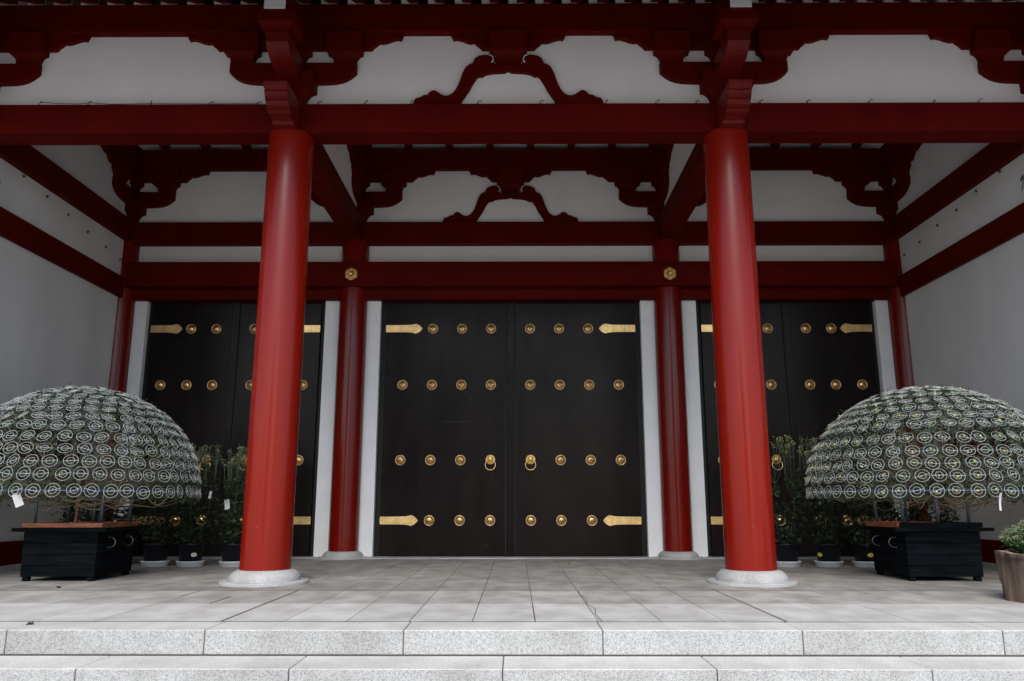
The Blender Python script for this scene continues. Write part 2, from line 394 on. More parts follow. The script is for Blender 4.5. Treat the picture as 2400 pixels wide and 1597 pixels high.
def prism_dir(b, pts, t0, t1, axis, c, dz=0, bev=.008):
    # outline in (u, z) along axis; thickness t0..t1 across
    if axis == 'x': b.prism(pts, t0, t1, 'y', off=(c[0], c[1], dz), bev=bev)
    else: b.prism(pts, t0, t1, 'x', off=(c[0], c[1], dz), bev=bev)
def masu(cx, cy, dz, hw=.325, zt=9.88, name='bearing_block', parent=None, zb=9.31, zf=9.56, bot=.205):
    zc = zf - .07; prof = [(bot + (hw - bot) * (1 - math.cos(q)), zb + (zc - zb) * math.sin(q)) for q in (0, .3, .6, .9, 1.2, 1.45)] + [(hw, zc), (hw, zt)]
    vs = []; fs = []
    for r, z in prof: vs += [(-r, -r, z), (r, -r, z), (r, r, z), (-r, r, z)]
    for j in range(len(prof) - 1):
        for i in range(4): fs.append((j * 4 + i, j * 4 + (i + 1) % 4, j * 4 + 4 + (i + 1) % 4, j * 4 + 4 + i))
    fs.append((3, 2, 1, 0)); n = len(prof) - 1; fs.append((n * 4, n * 4 + 1, n * 4 + 2, n * 4 + 3))
    return MB().add(vs, fs).build(name, RB, parent or H, (cx, cy, dz))
def daito(cx, cy, dz, parent):
    prof = [(.26 + .18 * (1 - math.cos(q)), 8.44 + .26 * math.sin(q)) for q in (0, .3, .6, .9, 1.2, 1.45)] + [(.45, 8.70), (.45, 9.0)]
    vs = []; fs = []
    for r, z in prof: vs += [(-r, -r, z), (r, -r, z), (r, r, z), (-r, r, z)]
    for j in range(len(prof) - 1):
        for i in range(4): fs.append((j * 4 + i, j * 4 + (i + 1) % 4, j * 4 + 4 + (i + 1) % 4, j * 4 + 4 + i))
    n = len(prof) - 1; fs.append((3, 2, 1, 0)); fs.append((n * 4, n * 4 + 1, n * 4 + 2, n * 4 + 3))
    return MB().add(vs, fs).build('main_block', RB, parent, (cx, cy, dz))

def bracket_set(x, y, dz, front):
    # arm along X
    b = MB(); prism_dir(b, sym(ARM), -.2, .2, 'x', (0, 0, 0)); A = b.build('bracket_arm', RB, H, (x, y, dz))
    daito(0, 0, 0, A)
    for u in (-.96, 0, .96): masu(u, 0, 0, parent=A)
    b = MB(); prism_dir(b, sym(UP), -.185, .185, 'x', (0, 0, 0)); b.build('carved_arm', RB, H, (x, y, dz))
    # arm along Y
    ins = 1 if front else -1
    b = MB()
    if front: b.prism(sym(ARM), -.196, .196, 'x', bev=.008)
    else: b.prism(half_only(ARM, -1, -.1), -.196, .196, 'x')
    A2 = b.build('bracket_arm', M['red_beam_lit'] if front else RB, H, (x, y, dz - .003))
    masu(0, ins * .96, 0, parent=A2)
    b = MB(); b.prism(half_only(UP, ins, 0), -.182, .182, 'x', bev=.006); b.build('carved_arm', RB, H, (x, y, dz - .003))
    if front:
        masu(0, -.98, 0, parent=A2, zt=9.66, zf=9.53)
        b = MB(); b.prism([(0, 9.60), (-1.40, 9.60), (-1.40, 9.87), (-.2, 10.45), (0, 10.45)], -.186, .186, 'x'); T_ = b.build('projecting_beam', RB, H, (x, y, dz))
        MB().box(-.183, .183, -1.415, -1.40, 9.603, 9.865).build('white_beam_end', M['white_paint'], T_)
        # carved nose
        P = [(-.30, 8.42), (-1.10, 8.42), (-1.13, 8.40), (-1.115, 8.33), (-1.05, 8.275), (-1.07, 8.245), (-1.03, 8.19), (-.955, 8.15), (-.97, 8.12), (-.93, 8.06), (-.86, 8.03), (-.87, 8.0), (-.80, 7.965), (-.72, 7.96), (-.60, 7.925), (-.56, 7.88), (-.30, 7.88)]
        n = len(P); vs = []; fs = []
        for k, (u, push) in enumerate(((-.2, 0), (-.1, .006), (0, .03), (.1, .006), (.2, 0))):
            for i, (yy, zz) in enumerate(P):
                q = push if 2 <= i <= n - 2 else 0
                vs.append((u, yy - q * .7, zz - q * .7))
        for k in range(4):
            for i in range(n): fs.append((k * n + i, k * n + (i + 1) % n, (k + 1) * n + (i + 1) % n, (k + 1) * n + i))
        MBn = MB().add(vs, fs)
        bm = bmesh.new()
        for k in (0, 4): bm.faces.new([bm.verts.new(vs[k * n + i]) for i in range(n)])
        bmesh.ops.triangulate(bm, faces=bm.faces[:]); MBn.bm(bm)
        MBn.build('carved_nose', M['red_beam_lit'], H, (x, y, 0))
for x in CX:
    bracket_set(x, YF, 0, True); bracket_set(x, YB, -.09, False)

FR_OUT = [(.30, 9.30), (.265, 9.34), (.265, 9.40), (.295, 9.455), (.35, 9.488), (.45, 9.492), (.55, 9.47), (.625, 9.42), (.665, 9.32), (.70, 9.305), (.745, 9.285), (.80, 9.23), (.85, 9.12), (.885, 9.0), (.92, 8.90), (.97, 8.79), (1.03, 8.71), (1.11, 8.665), (1.17, 8.66), (1.23, 8.68), (1.30, 8.73), (1.35, 8.765), (1.40, 8.765), (1.45, 8.74), (1.49, 8.68), (1.57, 8.67), (1.63, 8.625), (1.71, 8.61), (1.74, 8.56), (1.78, 8.43)]
FR_IN = [(.86, 8.43), (.86, 8.55), (.71, 8.79), (.66, 8.90), (.61, 8.98), (.575, 9.035), (.54, 9.055), (.48, 9.05), (.44, 9.08), (.40, 9.10), (.29, 9.12), (.06, 9.135), (.02, 9.16)]
def frog(y, dz, yf):
    pts = [(-u, z) for u, z in reversed(FR_OUT)] 
    right = FR_OUT + FR_IN
    left = [(-u, z) for u, z in reversed(right)]
    out = right + left            # closes across the top of the legs
    b = MB(); b.prism(out, yf, -.05, 'y', bev=.01)
    F = b.build('frog_leg_strut', RB, H, (0, y, dz))
    for sx in (-1, 1):
        v = MB(); v.tube([(sx * u, yf - .006, z) for u, z in ((.315, 9.325), (.29, 9.345), (.278, 9.38), (.285, 9.425), (.31, 9.46), (.355, 9.48))], .011, 6); v.build('scroll_line', M['plaster'], F)
    masu(0, 0, 0, parent=F, hw=.35, bot=.235)
    b = MB(); b.prism(sym(UPC), -.185, .0, 'y', bev=.006); b.build('carved_arm', RB, H, (0, y, dz))
frog(YF, 0, -.16); frog(YB, -.09, -.15)

# inner porch ceiling
MB().box(-10.2, 10.2, 6.2, 6.41, 7.78, 11.5).build('back_wall', M['plaster'], H)
b = MB(); b.box(-10.2, 10.2, .02, 6.2, 10.56, 10.66).build('ceiling_board', M['plaster'], H)
x = -9.06
while x < 9.7:
    MB().box(x - .09, x + .09, .2, YB - .2, 10.40, 10.555).build('ceiling_joist', RB, H); x += 1.065
# eave rafters and soffit
def zr(y): return 10.54 + .54 * (y + .2)
b = MB(); b.add([(-13.5, .1, zr(.1) + .2), (13.5, .1, zr(.1) + .2), (13.5, -3.5, zr(-3.5) + .2), (-13.5, -3.5, zr(-3.5) + .2),
                 (-13.5, .1, zr(.1) + .3), (13.5, .1, zr(.1) + .3), (13.5, -3.5, zr(-3.5) + .3), (-13.5, -3.5, zr(-3.5) + .3)],
                [(0, 1, 2, 3), (7, 6, 5, 4), (0, 4, 5, 1), (3, 2, 6, 7), (0, 3, 7, 4), (1, 5, 6, 2)])
b.build('soffit_board', M['plaster'], H)
raf = None
for k in range(-26, 26):
    x = .2535 + .507 * k
    if raf is None:
        vs = [(sx * .095, y, zr(y) + dz) for y in (-.21, -3.45) for sx in (-1, 1) for dz in (0, .2)]
        b = MB(); b.add(vs, [(0, 1, 3, 2), (4, 6, 7, 5), (0, 2, 6, 4), (1, 5, 7, 3), (0, 4, 5, 1), (2, 3, 7, 6)])
        raf = b.build('rafter', RB, H, (x, 0, 0))
    else: dup(raf, H, (x, 0, 0))
beam(-13.5, 13.5, -3.38, -3.2, 8.62, 8.80, 'eave_beam')
x = -13.18
while x < 13:
    MB().box(x + .0, x + .29, -.19, -.1, 10.49, 10.80).build('rafter_infill', M['plaster'], H); x += .507
b = MB(); b.prism([(-3.7, 8.98), (-3.7, 9.2), (.5, 12.2), (9, 12.2), (9, 10.75), (.2, 11.12)], -14, 14, 'x')
b.build('roof', M['tile'], H)

# ------------------------------------------------------------------ doors
JX = [(-9.6, -9.28), (-4.72, -4.33), (-3.68, -3.305), (3.305, 3.68), (4.33, 4.72), (9.28, 9.6)]
for x0, x1 in JX: MB().box(x0, x1, 5.99, 6.3, .03, 6.40, bev=.004).build('door_jamb', M['jamb'], H)
stud_me = MB()
stud_me.lathe([(.127, 0), (.127, .008), (.125, .017), (.120, .022), (.114, .022), (.109, .017), (.107, .008)], axis='y', seg=40, mi=2)
stud_me.lathe([(.109, .004), (.1, .004), (.098, .012)], axis='y', seg=40, mi=1)
stud_me.lathe([(.098, .010), (.094, .026), (.083, .044), (.066, .058), (.045, .066), (.028, .069), (.025, .074), (.018, .082), (.008, .086), (0, .087)], axis='y', seg=40)
proto = {}
def place(kind, builder, parent, loc):
    if kind not in proto:
        o = builder(parent); o.location = loc; proto[kind] = o; return o
    return dup_tree(proto[kind], parent, loc)
def mk_stud(p): return stud_me.build('door_stud', [M['gold'], M['gold_dark'], M['gold_ring']], p)
def mk_strap(p, sgn=1):
    # outline of the hinge plate, pointing +X from 0
    up = [(0, .092), (.45, .094), (.62, .10), (.72, .118), (.755, .132), (.765, .122), (.80, .118), (.825, .098), (.855, .082), (.868, .066), (.895, .045), (.912, .014), (.93, 0)]
    pts = up + [(x_, -z_) for x_, z_ in reversed(up[:-1])]
    pts = [(sgn * x_, z_) for x_, z_ in pts]
    b = MB(); b.prism(pts, -.012, 0, 'y', bev=.002)
    for x_, z_ in [(.06, 0), (.87, 0)] + [(xx, zz) for xx in (.15, .26, .37, .48, .59, .70, .78) for zz in (-.055, .055)]:
        b.lathe([(.0085, .012), (.007, .0165), (0, .0175)], c=(sgn * x_, 0, z_), axis='y', seg=8, mi=1)
    return b.build('hinge_plate', [M['gold_pale'], M['gold_dark']], p)
def mk_knocker(p):
    b = MB(); n = 22
    pts = []
    for i in range(n * 2):
        t = math.pi * i / n + .07; r = .128 if i % 2 else .104
        if math.sin(t) < -.35: r *= .93
        pts.append((r * math.cos(t), r * math.sin(t) + .01))
    b.prism(pts, -.022, 0, 'y', bev=.003)
    for i in range(n):
        t = 2 * math.pi * i / n + .07 + math.pi / n * 0
        b.tube([(.06 * math.cos(t), -.03, .06 * math.sin(t) + .01), (.115 * math.cos(t), -.022, .115 * math.sin(t) + .01)], .010, 6, r2=.005)
    b.lathe([(.07, .02), (.066, .04), (.05, .052), (.03, .056), (0, .058)], c=(0, 0, .012), axis='y', seg=24)
    b.ball((0, -.068, .004), .032, sub=2); b.ball((-.03, -.055, .035), .013); b.ball((.03, -.055, .035), .013)
    b.ball((0, -.05, -.055), .03, sub=2, sc_=(1.3, .6, .8))
    for sx in (-1, 1):
        for zz in (.062, -.058): b.ball((sx * .062, -.02, zz + .005), .013, mi=1, sc_=(1, .5, 1))
    o = b.build('lion_head_knocker', [M['gold'], M['gold_dark']], p)
    r = MB(); r.tube([(.125 * math.sin(t), -.062 + .02 * math.cos(t), -.118 + .125 * math.cos(t)) for t in np.linspace(0, 2 * math.pi, 40, endpoint=False)], .0095, 8, closed=True)
    r.ball((0, -.08, -.232), .017)
    for v in r.v: pass
    k = MB(); k.v = r.v; k.f = r.f; k.mi = r.mi; k.sm = r.sm
    k.build('knocker_ring', M['gold'], p)
    return o
knock_mesh = None
ZR = [5.64, 4.195, 2.325, .875]
def knocker(leaf, loc):
    global knock_mesh
    if knock_mesh is None:
        o = mk_knocker(leaf); ring = [c for c in leaf.children if c.name.startswith('knocker_ring')][-1]
        o.location = loc; ring.location = loc; knock_mesh = (o, ring)
    else:
        for q in knock_mesh: dup(q, leaf, loc)
strap_p = {}
def doors(x0, x1, xm, cols, label):
    """x0,x1 leaf extent; xm centre stile; cols: stud offsets from the centre line, inner to outer"""
    z0, z1, yf = .045, 6.38, 6.1
    MB().box(x0 - .17, x0 - .012, 6.16, 6.34, .03, 6.44).build('door_frame', M['black_frame'], H); MB().box(x1 + .012, x1 + .17, 6.16, 6.34, .03, 6.44).build('door_frame', M['black_frame'], H)
    for s, xa, xb in ((-1, x0, xm - .004), (1, xm + .004, x1)):
        xi = xb if s < 0 else xa
        leaf = MB().box(xa, xb, yf, yf + .12, z0, z1, bev=.006).build('door_leaf', M['lacquer'], H)
        # outer stile and meeting batten
        if s > 0:
            MB().box(xm - .098, xm + .098, yf - .04, yf - .002, z0, z1 - .005, bev=.012).build('meeting_batten', M['lacquer'], leaf)
            for gx in (-1, 1): MB().box(xm + gx * .099, xm + gx * .130, yf - .0022, yf + .0, z0 + .01, z1 - .01).build('groove', M['black_frame'], leaf)
        xo = xa if s < 0 else xb
        MB().box(xo, xo - s * .03, yf - .01, yf - .001, z0, z1 - .003, bev=.003).build('edge_stile', M['lacquer'], leaf)
        for zi, z in enumerate(ZR):
            for ci, c in enumerate(cols):
                X = xm + s * c
                if zi in (0, 3) and ci == len(cols) - 1: continue
                if zi == 2 and ci == 0: knocker(leaf, (X, yf, z)); continue
                place('stud', mk_stud, leaf, (X, yf - .001, z))
            if zi in (0, 3):
                key = s
                if key not in strap_p:
                    sp = strap_p[key] = mk_strap(leaf, -s); sp.location = (xo, yf - .011, z)
                else: sp = dup(strap_p[key], leaf, (xo, yf - .011, z))
                if abs(xm) > 1: sp.scale = (.87, 1, 1)
    return
doors(-3.17, 3.17, .0, [.495, 1.235, 1.975, 2.715], 'c')
doors(-9.18, -4.85, -7.02, [.485, 1.13, 1.79], 'l')
doors(4.85, 9.18, 7.02, [.485, 1.13, 1.79], 'r')
# small scuffs on the lacquer
b = MB()
b.box(-1.68, -.98, 6.0975, 6.099, 3.268, 3.276).box(-1.0, -.985, 6.0975, 6.099, 3.81, 3.9)
b.ball((-.98, 6.1, 3.81), .03, sc_=(1, .1, .8)); b.ball((-.6, 6.1, .3), .02, sc_=(.9, .1, 1.4)); b.ball((-.99, 6.1, .55), .016, sc_=(1, .1, 1))
b.build('lacquer_scuffs', M['scratch'], H)['kind'] = 'stuff'
# flower ornaments on the head rail
def flower(p, loc):
    b = MB(); pts = []
    for i in range(72):
        t = 2 * math.pi * i / 72
        r = .158 + .009 * math.cos(6 * (t - math.pi / 2)) - .010 * (abs(math.sin(9 * t)) < .25)
        pts.append((r * math.cos(t), r * math.sin(t)))
    b.prism(pts, -.02, 0, 'y', bev=.003)
    for k in range(6):
        t = math.pi / 2 + k * math.pi / 3
        for dt in (-.2, 0, .2):
            b.tube([(.085 * math.cos(t + dt * .6), -.024, .085 * math.sin(t + dt * .6)), (.145 * math.cos(t + dt), -.02, .145 * math.sin(t + dt))], .013, 6, r2=.017)
        t2 = t + math.pi / 6
        b.ball((.112 * math.cos(t2), -.02, .112 * math.sin(t2)), .017, mi=1, sc_=(1, .3, 1))
    b.lathe([(.085, .021), (.078, .028), (.07, .022)], axis='y', seg=32)
    b.lathe([(.07, .0215), (.055, .0215)], axis='y', seg=32, mi=1)
    b.lathe([(.055, .02), (.054, .07), (.046, .082), (.03, .086), (0, .088)], axis='y', seg=32)
    return b.build('flower_boss', [M['gold'], M['gold_dark']], p, loc)
f0 = flower(H, (-4.0, 5.538, 6.93)); dup(f0, H, (4.0, 5.538, 6.93))

# wire hooks along beam tops and on the upper side walls
hk = MB(); hk.tube([(0, 0, 0), (.0, -.005, .05), (.01, -.012, .075), (.03, -.02, .085), (.05, -.03, .07), (.045, -.035, .05)], .007, 6)
hk.tube([(0, 0, 0.01), (-.03, -.01, .035), (-.015, -.015, .06)], .006, 5)
h0 = None
for X in [-8.62, -7.72, -6.56, -5.47, -4.6, -3.48, -2.62, -1.77, -.55, .6, 1.8, 2.73, 3.45, 4.62, 5.48, 6.62, 7.78, 8.62]:
    if h0 is None: h0 = hk.build('wire_hook', M['wire_k'], H, (X, -.2, 8.438))
    else:
        c = dup(h0, H, (X, -.2, 8.438)); c.rotation_euler.z = random.uniform(-.9, .9)
for s, L in ((-1, [(1.45, 7.78), (2.28, 7.68), (3.10, 7.58), (3.94, 7.48), (4.78, 7.39), (5.50, 7.30)]), (1, [(1.36, 7.80), (2.20, 7.73), (2.98, 7.61), (3.79, 7.55), (4.63, 7.43), (5.40, 7.36)])):
    for y, z in L:
        b = MB(); b.tube([(0, .03 * math.cos(t), .03 * math.sin(t)) for t in np.linspace(0, 5, 12)], .008, 5); b.tube([(s * .05, 0, 0), (-s * .03, 0, 0)], .01, 5)
        b.build('wall_hook', M['wire_k'], H, (s * 9.84, y, z))
    b = MB()
    for q in range(2):
        b.tube([(-s * .02 * q, .06 * math.cos(t + q), .14 * math.sin(t)) for t in np.linspace(.4, 4.4, 14)], .007, 5)
    b.build('wire_coil', M['wire_k'], H, (s * 9.84, .72, 7.28))
# loose wire on the left beam top
b = MB(); b.tube([(-8.6, -.2, 8.52), (-8.3, -.22, 8.48), (-7.9, -.22, 8.47), (-7.7, -.21, 8.5), (-7.3, -.22, 8.46), (-6.6, -.21, 8.48), (-5.5, -.22, 8.465), (-4.6, -.2, 8.48)], .006, 5)
b.build('loose_wire', M['wire_k'], H)

# ------------------------------------------------------------------ foliage helpers
LEAF = np.array([(0, 0, 0), (.18, .16, .03), (.42, .12, .05), (.40, .34, .02), (.62, .22, .05), (.80, .30, .0), (.78, .10, .04), (1.0, 0, -.04),
                 (.78, -.10, .04), (.80, -.30, .0), (.62, -.22, .05), (.40, -.34, .02), (.42, -.12, .05), (.18, -.16, .03)])
LEAF_S = np.array([(0, 0, 0), (.35, .20, .04), (.7, .15, .03), (1, 0, -.05), (.7, -.15, .03), (.35, -.20, .04)])
def leaves(name, cen, size, m, parent=None, nrm=None, spread=.8, tmpl=LEAF, width=1.0):
    n = len(cen); cen = np.asarray(cen, float)
    if nrm is None: nrm = np.tile((0, 0, 1.), (n, 1))
    Nn = nrm + rng.normal(0, spread, (n, 3)); Nn /= np.linalg.norm(Nn, axis=1)[:, None] + 1e-9
    t = rng.normal(0, 1, (n, 3)); t -= Nn * (t * Nn).sum(1)[:, None]; t /= np.linalg.norm(t, axis=1)[:, None] + 1e-9
    bt = np.cross(Nn, t); s = size * rng.uniform(.6, 1.25, n)
    k = len(tmpl); curl = rng.uniform(.3, 2.2, n)
    P = cen[:, None] + s[:, None, None] * (tmpl[None, :, 0:1] * t[:, None] + width * tmpl[None, :, 1:2] * bt[:, None] + (tmpl[None, :, 2:3] * curl[:, None, None]) * Nn[:, None])
    vs = P.reshape(-1, 3); h = k // 2
    idx = np.arange(n)[:, None] * k
    fa = [list(idx[i, 0] + np.arange(0, h + 1)) for i in range(n)]
    fb = [[int(idx[i, 0])] + list(idx[i, 0] + np.arange(h, k)) for i in range(n)]
    me = bpy.data.meshes.new(name); me.from_pydata(vs.tolist(), [], [[int(q) for q in f] for f in fa + fb]); me.materials.append(m); me.update()
    o = bpy.data.objects.new(name, me); sc.collection.objects.link(o)
    if parent: o.parent = parent
    return o

# ------------------------------------------------------------------ the two dome-trained chrysanthemums
camp = Vector(cam.location)
def dome(cx, cy, Rh, phis, buds, label, seed):
    global rng
    rng = np.random.default_rng(seed); random.seed(seed)
    Rv = 1.87; z0 = 1.5
    D = thing('dome_chrysanthemum', (cx, cy, 0), label, 'potted plant', 'dome-trained chrysanthemums in black planter boxes')
    right = cx > 0; sg = -1 if right else 1      # sg points to the porch axis
    dx = (-7.56 if not right else 7.36) - cx; dy = (.87 if not right else .965) - cy
    hx, hy = .63, .665
    # planter box of stacked boards (one mesh), tapering slightly
    b = MB(); nb = 4
    for i in range(nb):
        za, zb = .075 + i * .735 / nb, .075 + (i + 1) * .735 / nb - .004
        ta, tb = .985 + .02 * i / nb, .985 + .02 * (i + 1) / nb
        bm = bmesh.new(); bmesh.ops.create_cube(bm, size=1)
        for v in bm.verts:
            t = ta if v.co.z < 0 else tb
            v.co = Vector((dx + v.co.x * 2 * hx * t, dy + v.co.y * 2 * hy * t, za if v.co.z < 0 else zb))
        bmesh.ops.bevel(bm, geom=bm.edges[:], offset=.006, segments=1, affect='EDGES'); b.bm(bm)
    b.build('planter_box', M['board'], D)
    for sx in (-1, 1):
        for sy in (-1, 1):
            MB().box(dx + sx * .55 - .05, dx + sx * .55 + .05, dy + sy * .58 - .05, dy + sy * .58 + .05, 0, .08, bev=.006).build('foot', M['board'], D)
    # top rim of dark boards
    b = MB()
    if not right:
        b.box(dx - .83, dx + .77, dy - .70, dy - .60, .81, .875, bev=.005).box(dx - .73, dx + .80, dy + .60, dy + .70, .81, .87, bev=.005)
        b.box(dx - .7, dx - .6, dy - .6, dy + .6, .812, .868, bev=.005).box(dx + .6, dx + .72, dy - .6, dy + .6, .812, .868, bev=.005)
    else:
        b.box(dx - .80, dx + .66, dy - .70, dy - .60, .81, .885, bev=.005).box(dx - .69, dx + .69, dy - .68, dy - .615, .888, .965, bev=.005)
        b.box(dx - .73, dx + 1.0, dy + .60, dy + .70, .81, .875, bev=.005).box(dx - .7, dx - .6, dy - .6, dy + .6, .812, .868, bev=.005).box(dx + .6, dx + .7, dy - .6, dy + .6, .812, .868, bev=.005)
        b.box(dx + .62, dx + .69, dy - .6, dy + .68, .888, .96, bev=.005).box(dx + .64, dx + .97, dy - .52, dy - .44, .815, .872, bev=.004)
    b.build('planter_rim', M['board'], D)
    b = MB()
    if not right:
        b.box(dx - .69, dx + .68, dy - .66, dy - .62, .878, .955, bev=.004).box(dx + .64, dx + .68, dy - .615, dy + .66, .872, .955, bev=.004)
        b.box(dx - .69, dx - .65, dy - .615, dy + .66, .872, .95, bev=.004).box(dx - .64, dx + .63, dy + .62, dy + .66, .872, .95, bev=.004)
    else:
        b.box(dx - .72, dx - .67, dy - .58, dy + .66, .875, .955, bev=.004).box(dx - .66, dx + .6, dy + .62, dy + .66, .88, .955, bev=.004)
    b.build('soil_frame', M['frame_wood'], D)
    MB().box(dx - .6, dx + .6, dy - .6, dy + .6, .815, .86).build('soil', M['soil'], D)
    # steel ring handles
    for side, yy in ((sg, -.30), (sg, .34), (-sg, -.28)):
        xx = dx + side * (hx + .002)
        b = MB(); b.tube([(side * (.02 + .10 * math.sin(t)), 0, .085 * math.cos(t)) for t in np.linspace(.05, math.pi - .05, 16)], .008, 8)
        b.ball((0.0, 0, .085), .014).ball((0.0, 0, -.085), .014)
        b.build('ring_handle', M['steel'], D, (xx, dy + yy, .62))
    # posts
    for px, py in ((-.56, -.5), (.56, -.5), (-.56, .5), (.56, .5), (0, -.56) if right else (.22, -.1), (0, .5)):
        lean = .04
        b = MB(); b.tube([(dx + px, dy + py, .84), ((dx + px) * (1 + lean), (dy + py) * (1 + lean), 1.62)], .028, 8); b.build('support_post', M['post'], D)
    b = MB(); b.tube([(.05 * math.sin(q * 2.2) + (.05 if right else .0), .03 * math.cos(q * 3), .82 + q * .9) for q in np.linspace(0, 1, 8)], .032, 8, r2=.024)
    b.build('trunk', M['bark'], D)
    # branches fanning out under the dome
    b = MB()
    for q in range(46):
        t = random.uniform(0, 2 * math.pi); L_ = random.uniform(.7, 1.95); za = random.uniform(1.25, 1.7)
        pts = []
        for k in range(7):
            f = k / 6; pts.append((L_ * f * math.cos(t + .35 * math.sin(3 * f + q)), L_ * f * math.sin(t + .35 * math.sin(3 * f + q)), za + (random.uniform(-.03, .03)) - .14 * math.sin(math.pi * f) * random.uniform(.3, 1.1) + f * random.uniform(-.05, .15)))
        b.tube(pts, .011, 5, r2=.005)
    for q in range(90):
        t = random.uniform(0, 2 * math.pi); ph = random.uniform(.1, 1.4); x2, y2, z2 = Rh * .93 * math.cos(ph) * math.cos(t), Rh * .93 * math.cos(ph) * math.sin(t), z0 + Rv * .93 * math.sin(ph)
        b.tube([(0, 0, 1.55), (x2 * .45 + random.uniform(-.15, .15), y2 * .45 + random.uniform(-.15, .15), 1.5 + (z2 - 1.5) * .3), (x2, y2, z2)], .008, 4, r2=.004)
    for q in range(15):     # loops that droop under the rim
        t = random.uniform(0, 2 * math.pi); r0 = random.uniform(.6, 1.7); t2 = t + random.uniform(.2, .6); dz = random.uniform(.08, .26)
        b.tube([((r0 + f * .2) * math.cos(t + (t2 - t) * f), (r0 + f * .2) * math.sin(t + (t2 - t) * f), 1.46 - dz * math.sin(math.pi * f)) for f in np.linspace(0, 1, 8)], .009, 5)
    b.build('branches', M['twig'], D)
    # hoops and ribs of the wire frame
    b = MB()
    for i, ph in enumerate(phis):
        p_ = R(ph); r_ = Rh * .975 * math.cos(p_); z_ = z0 + Rv * .975 * math.sin(p_)
        b.tube([(r_ * math.cos(t), r_ * math.sin(t), z_) for t in np.linspace(0, 2 * math.pi, 64, endpoint=False)], .006 if i else .012, 4, closed=True, mi=0 if i else 1)
    for k in range(28):
        t = 2 * math.pi * k / 28
        b.tube([(Rh * .97 * math.cos(a_) * math.cos(t), Rh * .97 * math.cos(a_) * math.sin(t), z0 + Rv * .97 * math.sin(a_)) for a_ in np.linspace(0, 1.45, 12)], .005, 4)
    for k in range(3): 
        t = k * math.pi / 3 + .2
        b.tube([(Rh * .97 * math.cos(t), Rh * .97 * math.sin(t), z0 - .01), (-Rh * .97 * math.cos(t), -Rh * .97 * math.sin(t), z0 - .01)], .012, 5, mi=1)
    b.build('dome_frame', [M['wire_g'], M['wire_b']], D)
    # foliage just under the shell
    n = 9000
    u = rng.uniform(-.02, 1, n); ph = np.arcsin(np.clip(u, -1, 1)); th = rng.uniform(0, 2 * math.pi, n)
    clump = np.sin(th * 9 + np.sin(ph * 7) * 2) + np.sin(ph * 13 + np.cos(th * 5) * 2)
    keep = rng.uniform(-2.3, 2.2, n) < clump + 1.1; ph, th = ph[keep], th[keep]; n = len(ph)
    rr = rng.uniform(.84, .99, n) * (1 - .0 * ph)
    nr = np.stack([np.cos(ph) * np.cos(th), np.cos(ph) * np.sin(th), np.sin(ph)], 1)
    cen = nr * np.array([Rh, Rh, Rv]) * rr[:, None] + np.array([0, 0, z0])
    leaves('foliage', cen, .085, M['leaf'], D, nr, .9)
    n = 1500; t = rng.uniform(0, 2 * math.pi, n); r_ = Rh * np.sqrt(rng.uniform(.25, 1, n))
    cen = np.stack([r_ * np.cos(t), r_ * np.sin(t), z0 - .02 + rng.normal(-.03, .07, n)], 1)
    leaves('foliage', cen, .085, M['leaf'], D, None, 1.0)
    # green sprouts with fine stems
    b = MB()
    for q in range(700):
        p_ = math.asin(random.uniform(0, 1)); t = random.uniform(0, 2 * math.pi)
        c_ = Vector((math.cos(p_) * math.cos(t), math.cos(p_) * math.sin(t), math.sin(p_))); r0 = random.uniform(.86, .97)
        P0 = Vector((c_.x * Rh, c_.y * Rh, c_.z * Rv)) * r0 + Vector((0, 0, z0)); P1 = P0 + c_ * random.uniform(.03, .12) + Vector((random.uniform(-.08, .08), random.uniform(-.08, .08), random.uniform(-.02, .1)))
        b.tube([P0, P1], .004, 3, cap=False)
    b.build('sprigs', M['stem'], D)['kind'] = 'stuff'
    # flower rings
    def ring_mb(mb, Mx):
        def tr(p): return Mx @ Vector(p)
        for rad in (.106, .055): mb.tube([tr((rad * math.cos(t), rad * math.sin(t), 0)) for t in np.linspace(0, 2 * math.pi, 22, endpoint=False)], .0027, 4, closed=True)
        mb.tube([tr((-.106, 0, 0)), (tr((-.055, 0, 0)))], .0026, 4, cap=False); mb.tube([tr((.106, 0, 0)), tr((.055, 0, 0))], .0034, 4, cap=False)
        mb.tube([tr((0, 0, 0)), tr((0, 0, -.16))], .0035, 3, cap=False)
        if random.random() < .5: mb.tube([tr((-.055, 0, 0)), tr((.055, 0, 0))], .0035, 4, cap=False)
    proto_b = MB(); random.seed(3); ring_mb(proto_b, Matrix.Identity(4)); random.seed(seed + 5)
    items = []
    for i, pd in enumerate(phis):
        p_ = R(pd); n_ = max(4, int(round(2 * math.pi * Rh * math.cos(p_) / .268))); o_ = random.uniform(0, 6)
        for k in range(n_):
            if random.random() < .012: continue
            t = o_ + 2 * math.pi * k / n_ + random.gauss(0, .0065) / max(.3, math.cos(p_)); pp = p_ + random.gauss(0, .003)
            nv = Vector((math.cos(pp) * math.cos(t) / Rh, math.cos(pp) * math.sin(t) / Rh, math.sin(pp) / Rv)).normalized()
            P = Vector((Rh * math.cos(pp) * math.cos(t), Rh * math.cos(pp) * math.sin(t), z0 + Rv * math.sin(pp))) * 1.0
            nv = (nv + Vector((random.gauss(0, .12), random.gauss(0, .12), random.gauss(.22, .10)))).normalized()
            tang = Vector((-math.sin(t), math.cos(t), 0)); tang = (tang - nv * tang.dot(nv)).normalized(); bt = nv.cross(tang)
            rot = Matrix((tang, bt, nv)).transposed().to_4x4() @ Matrix.Rotation(random.gauss(0, .25), 4, 'Z')
            items.append((P, rot, nv))
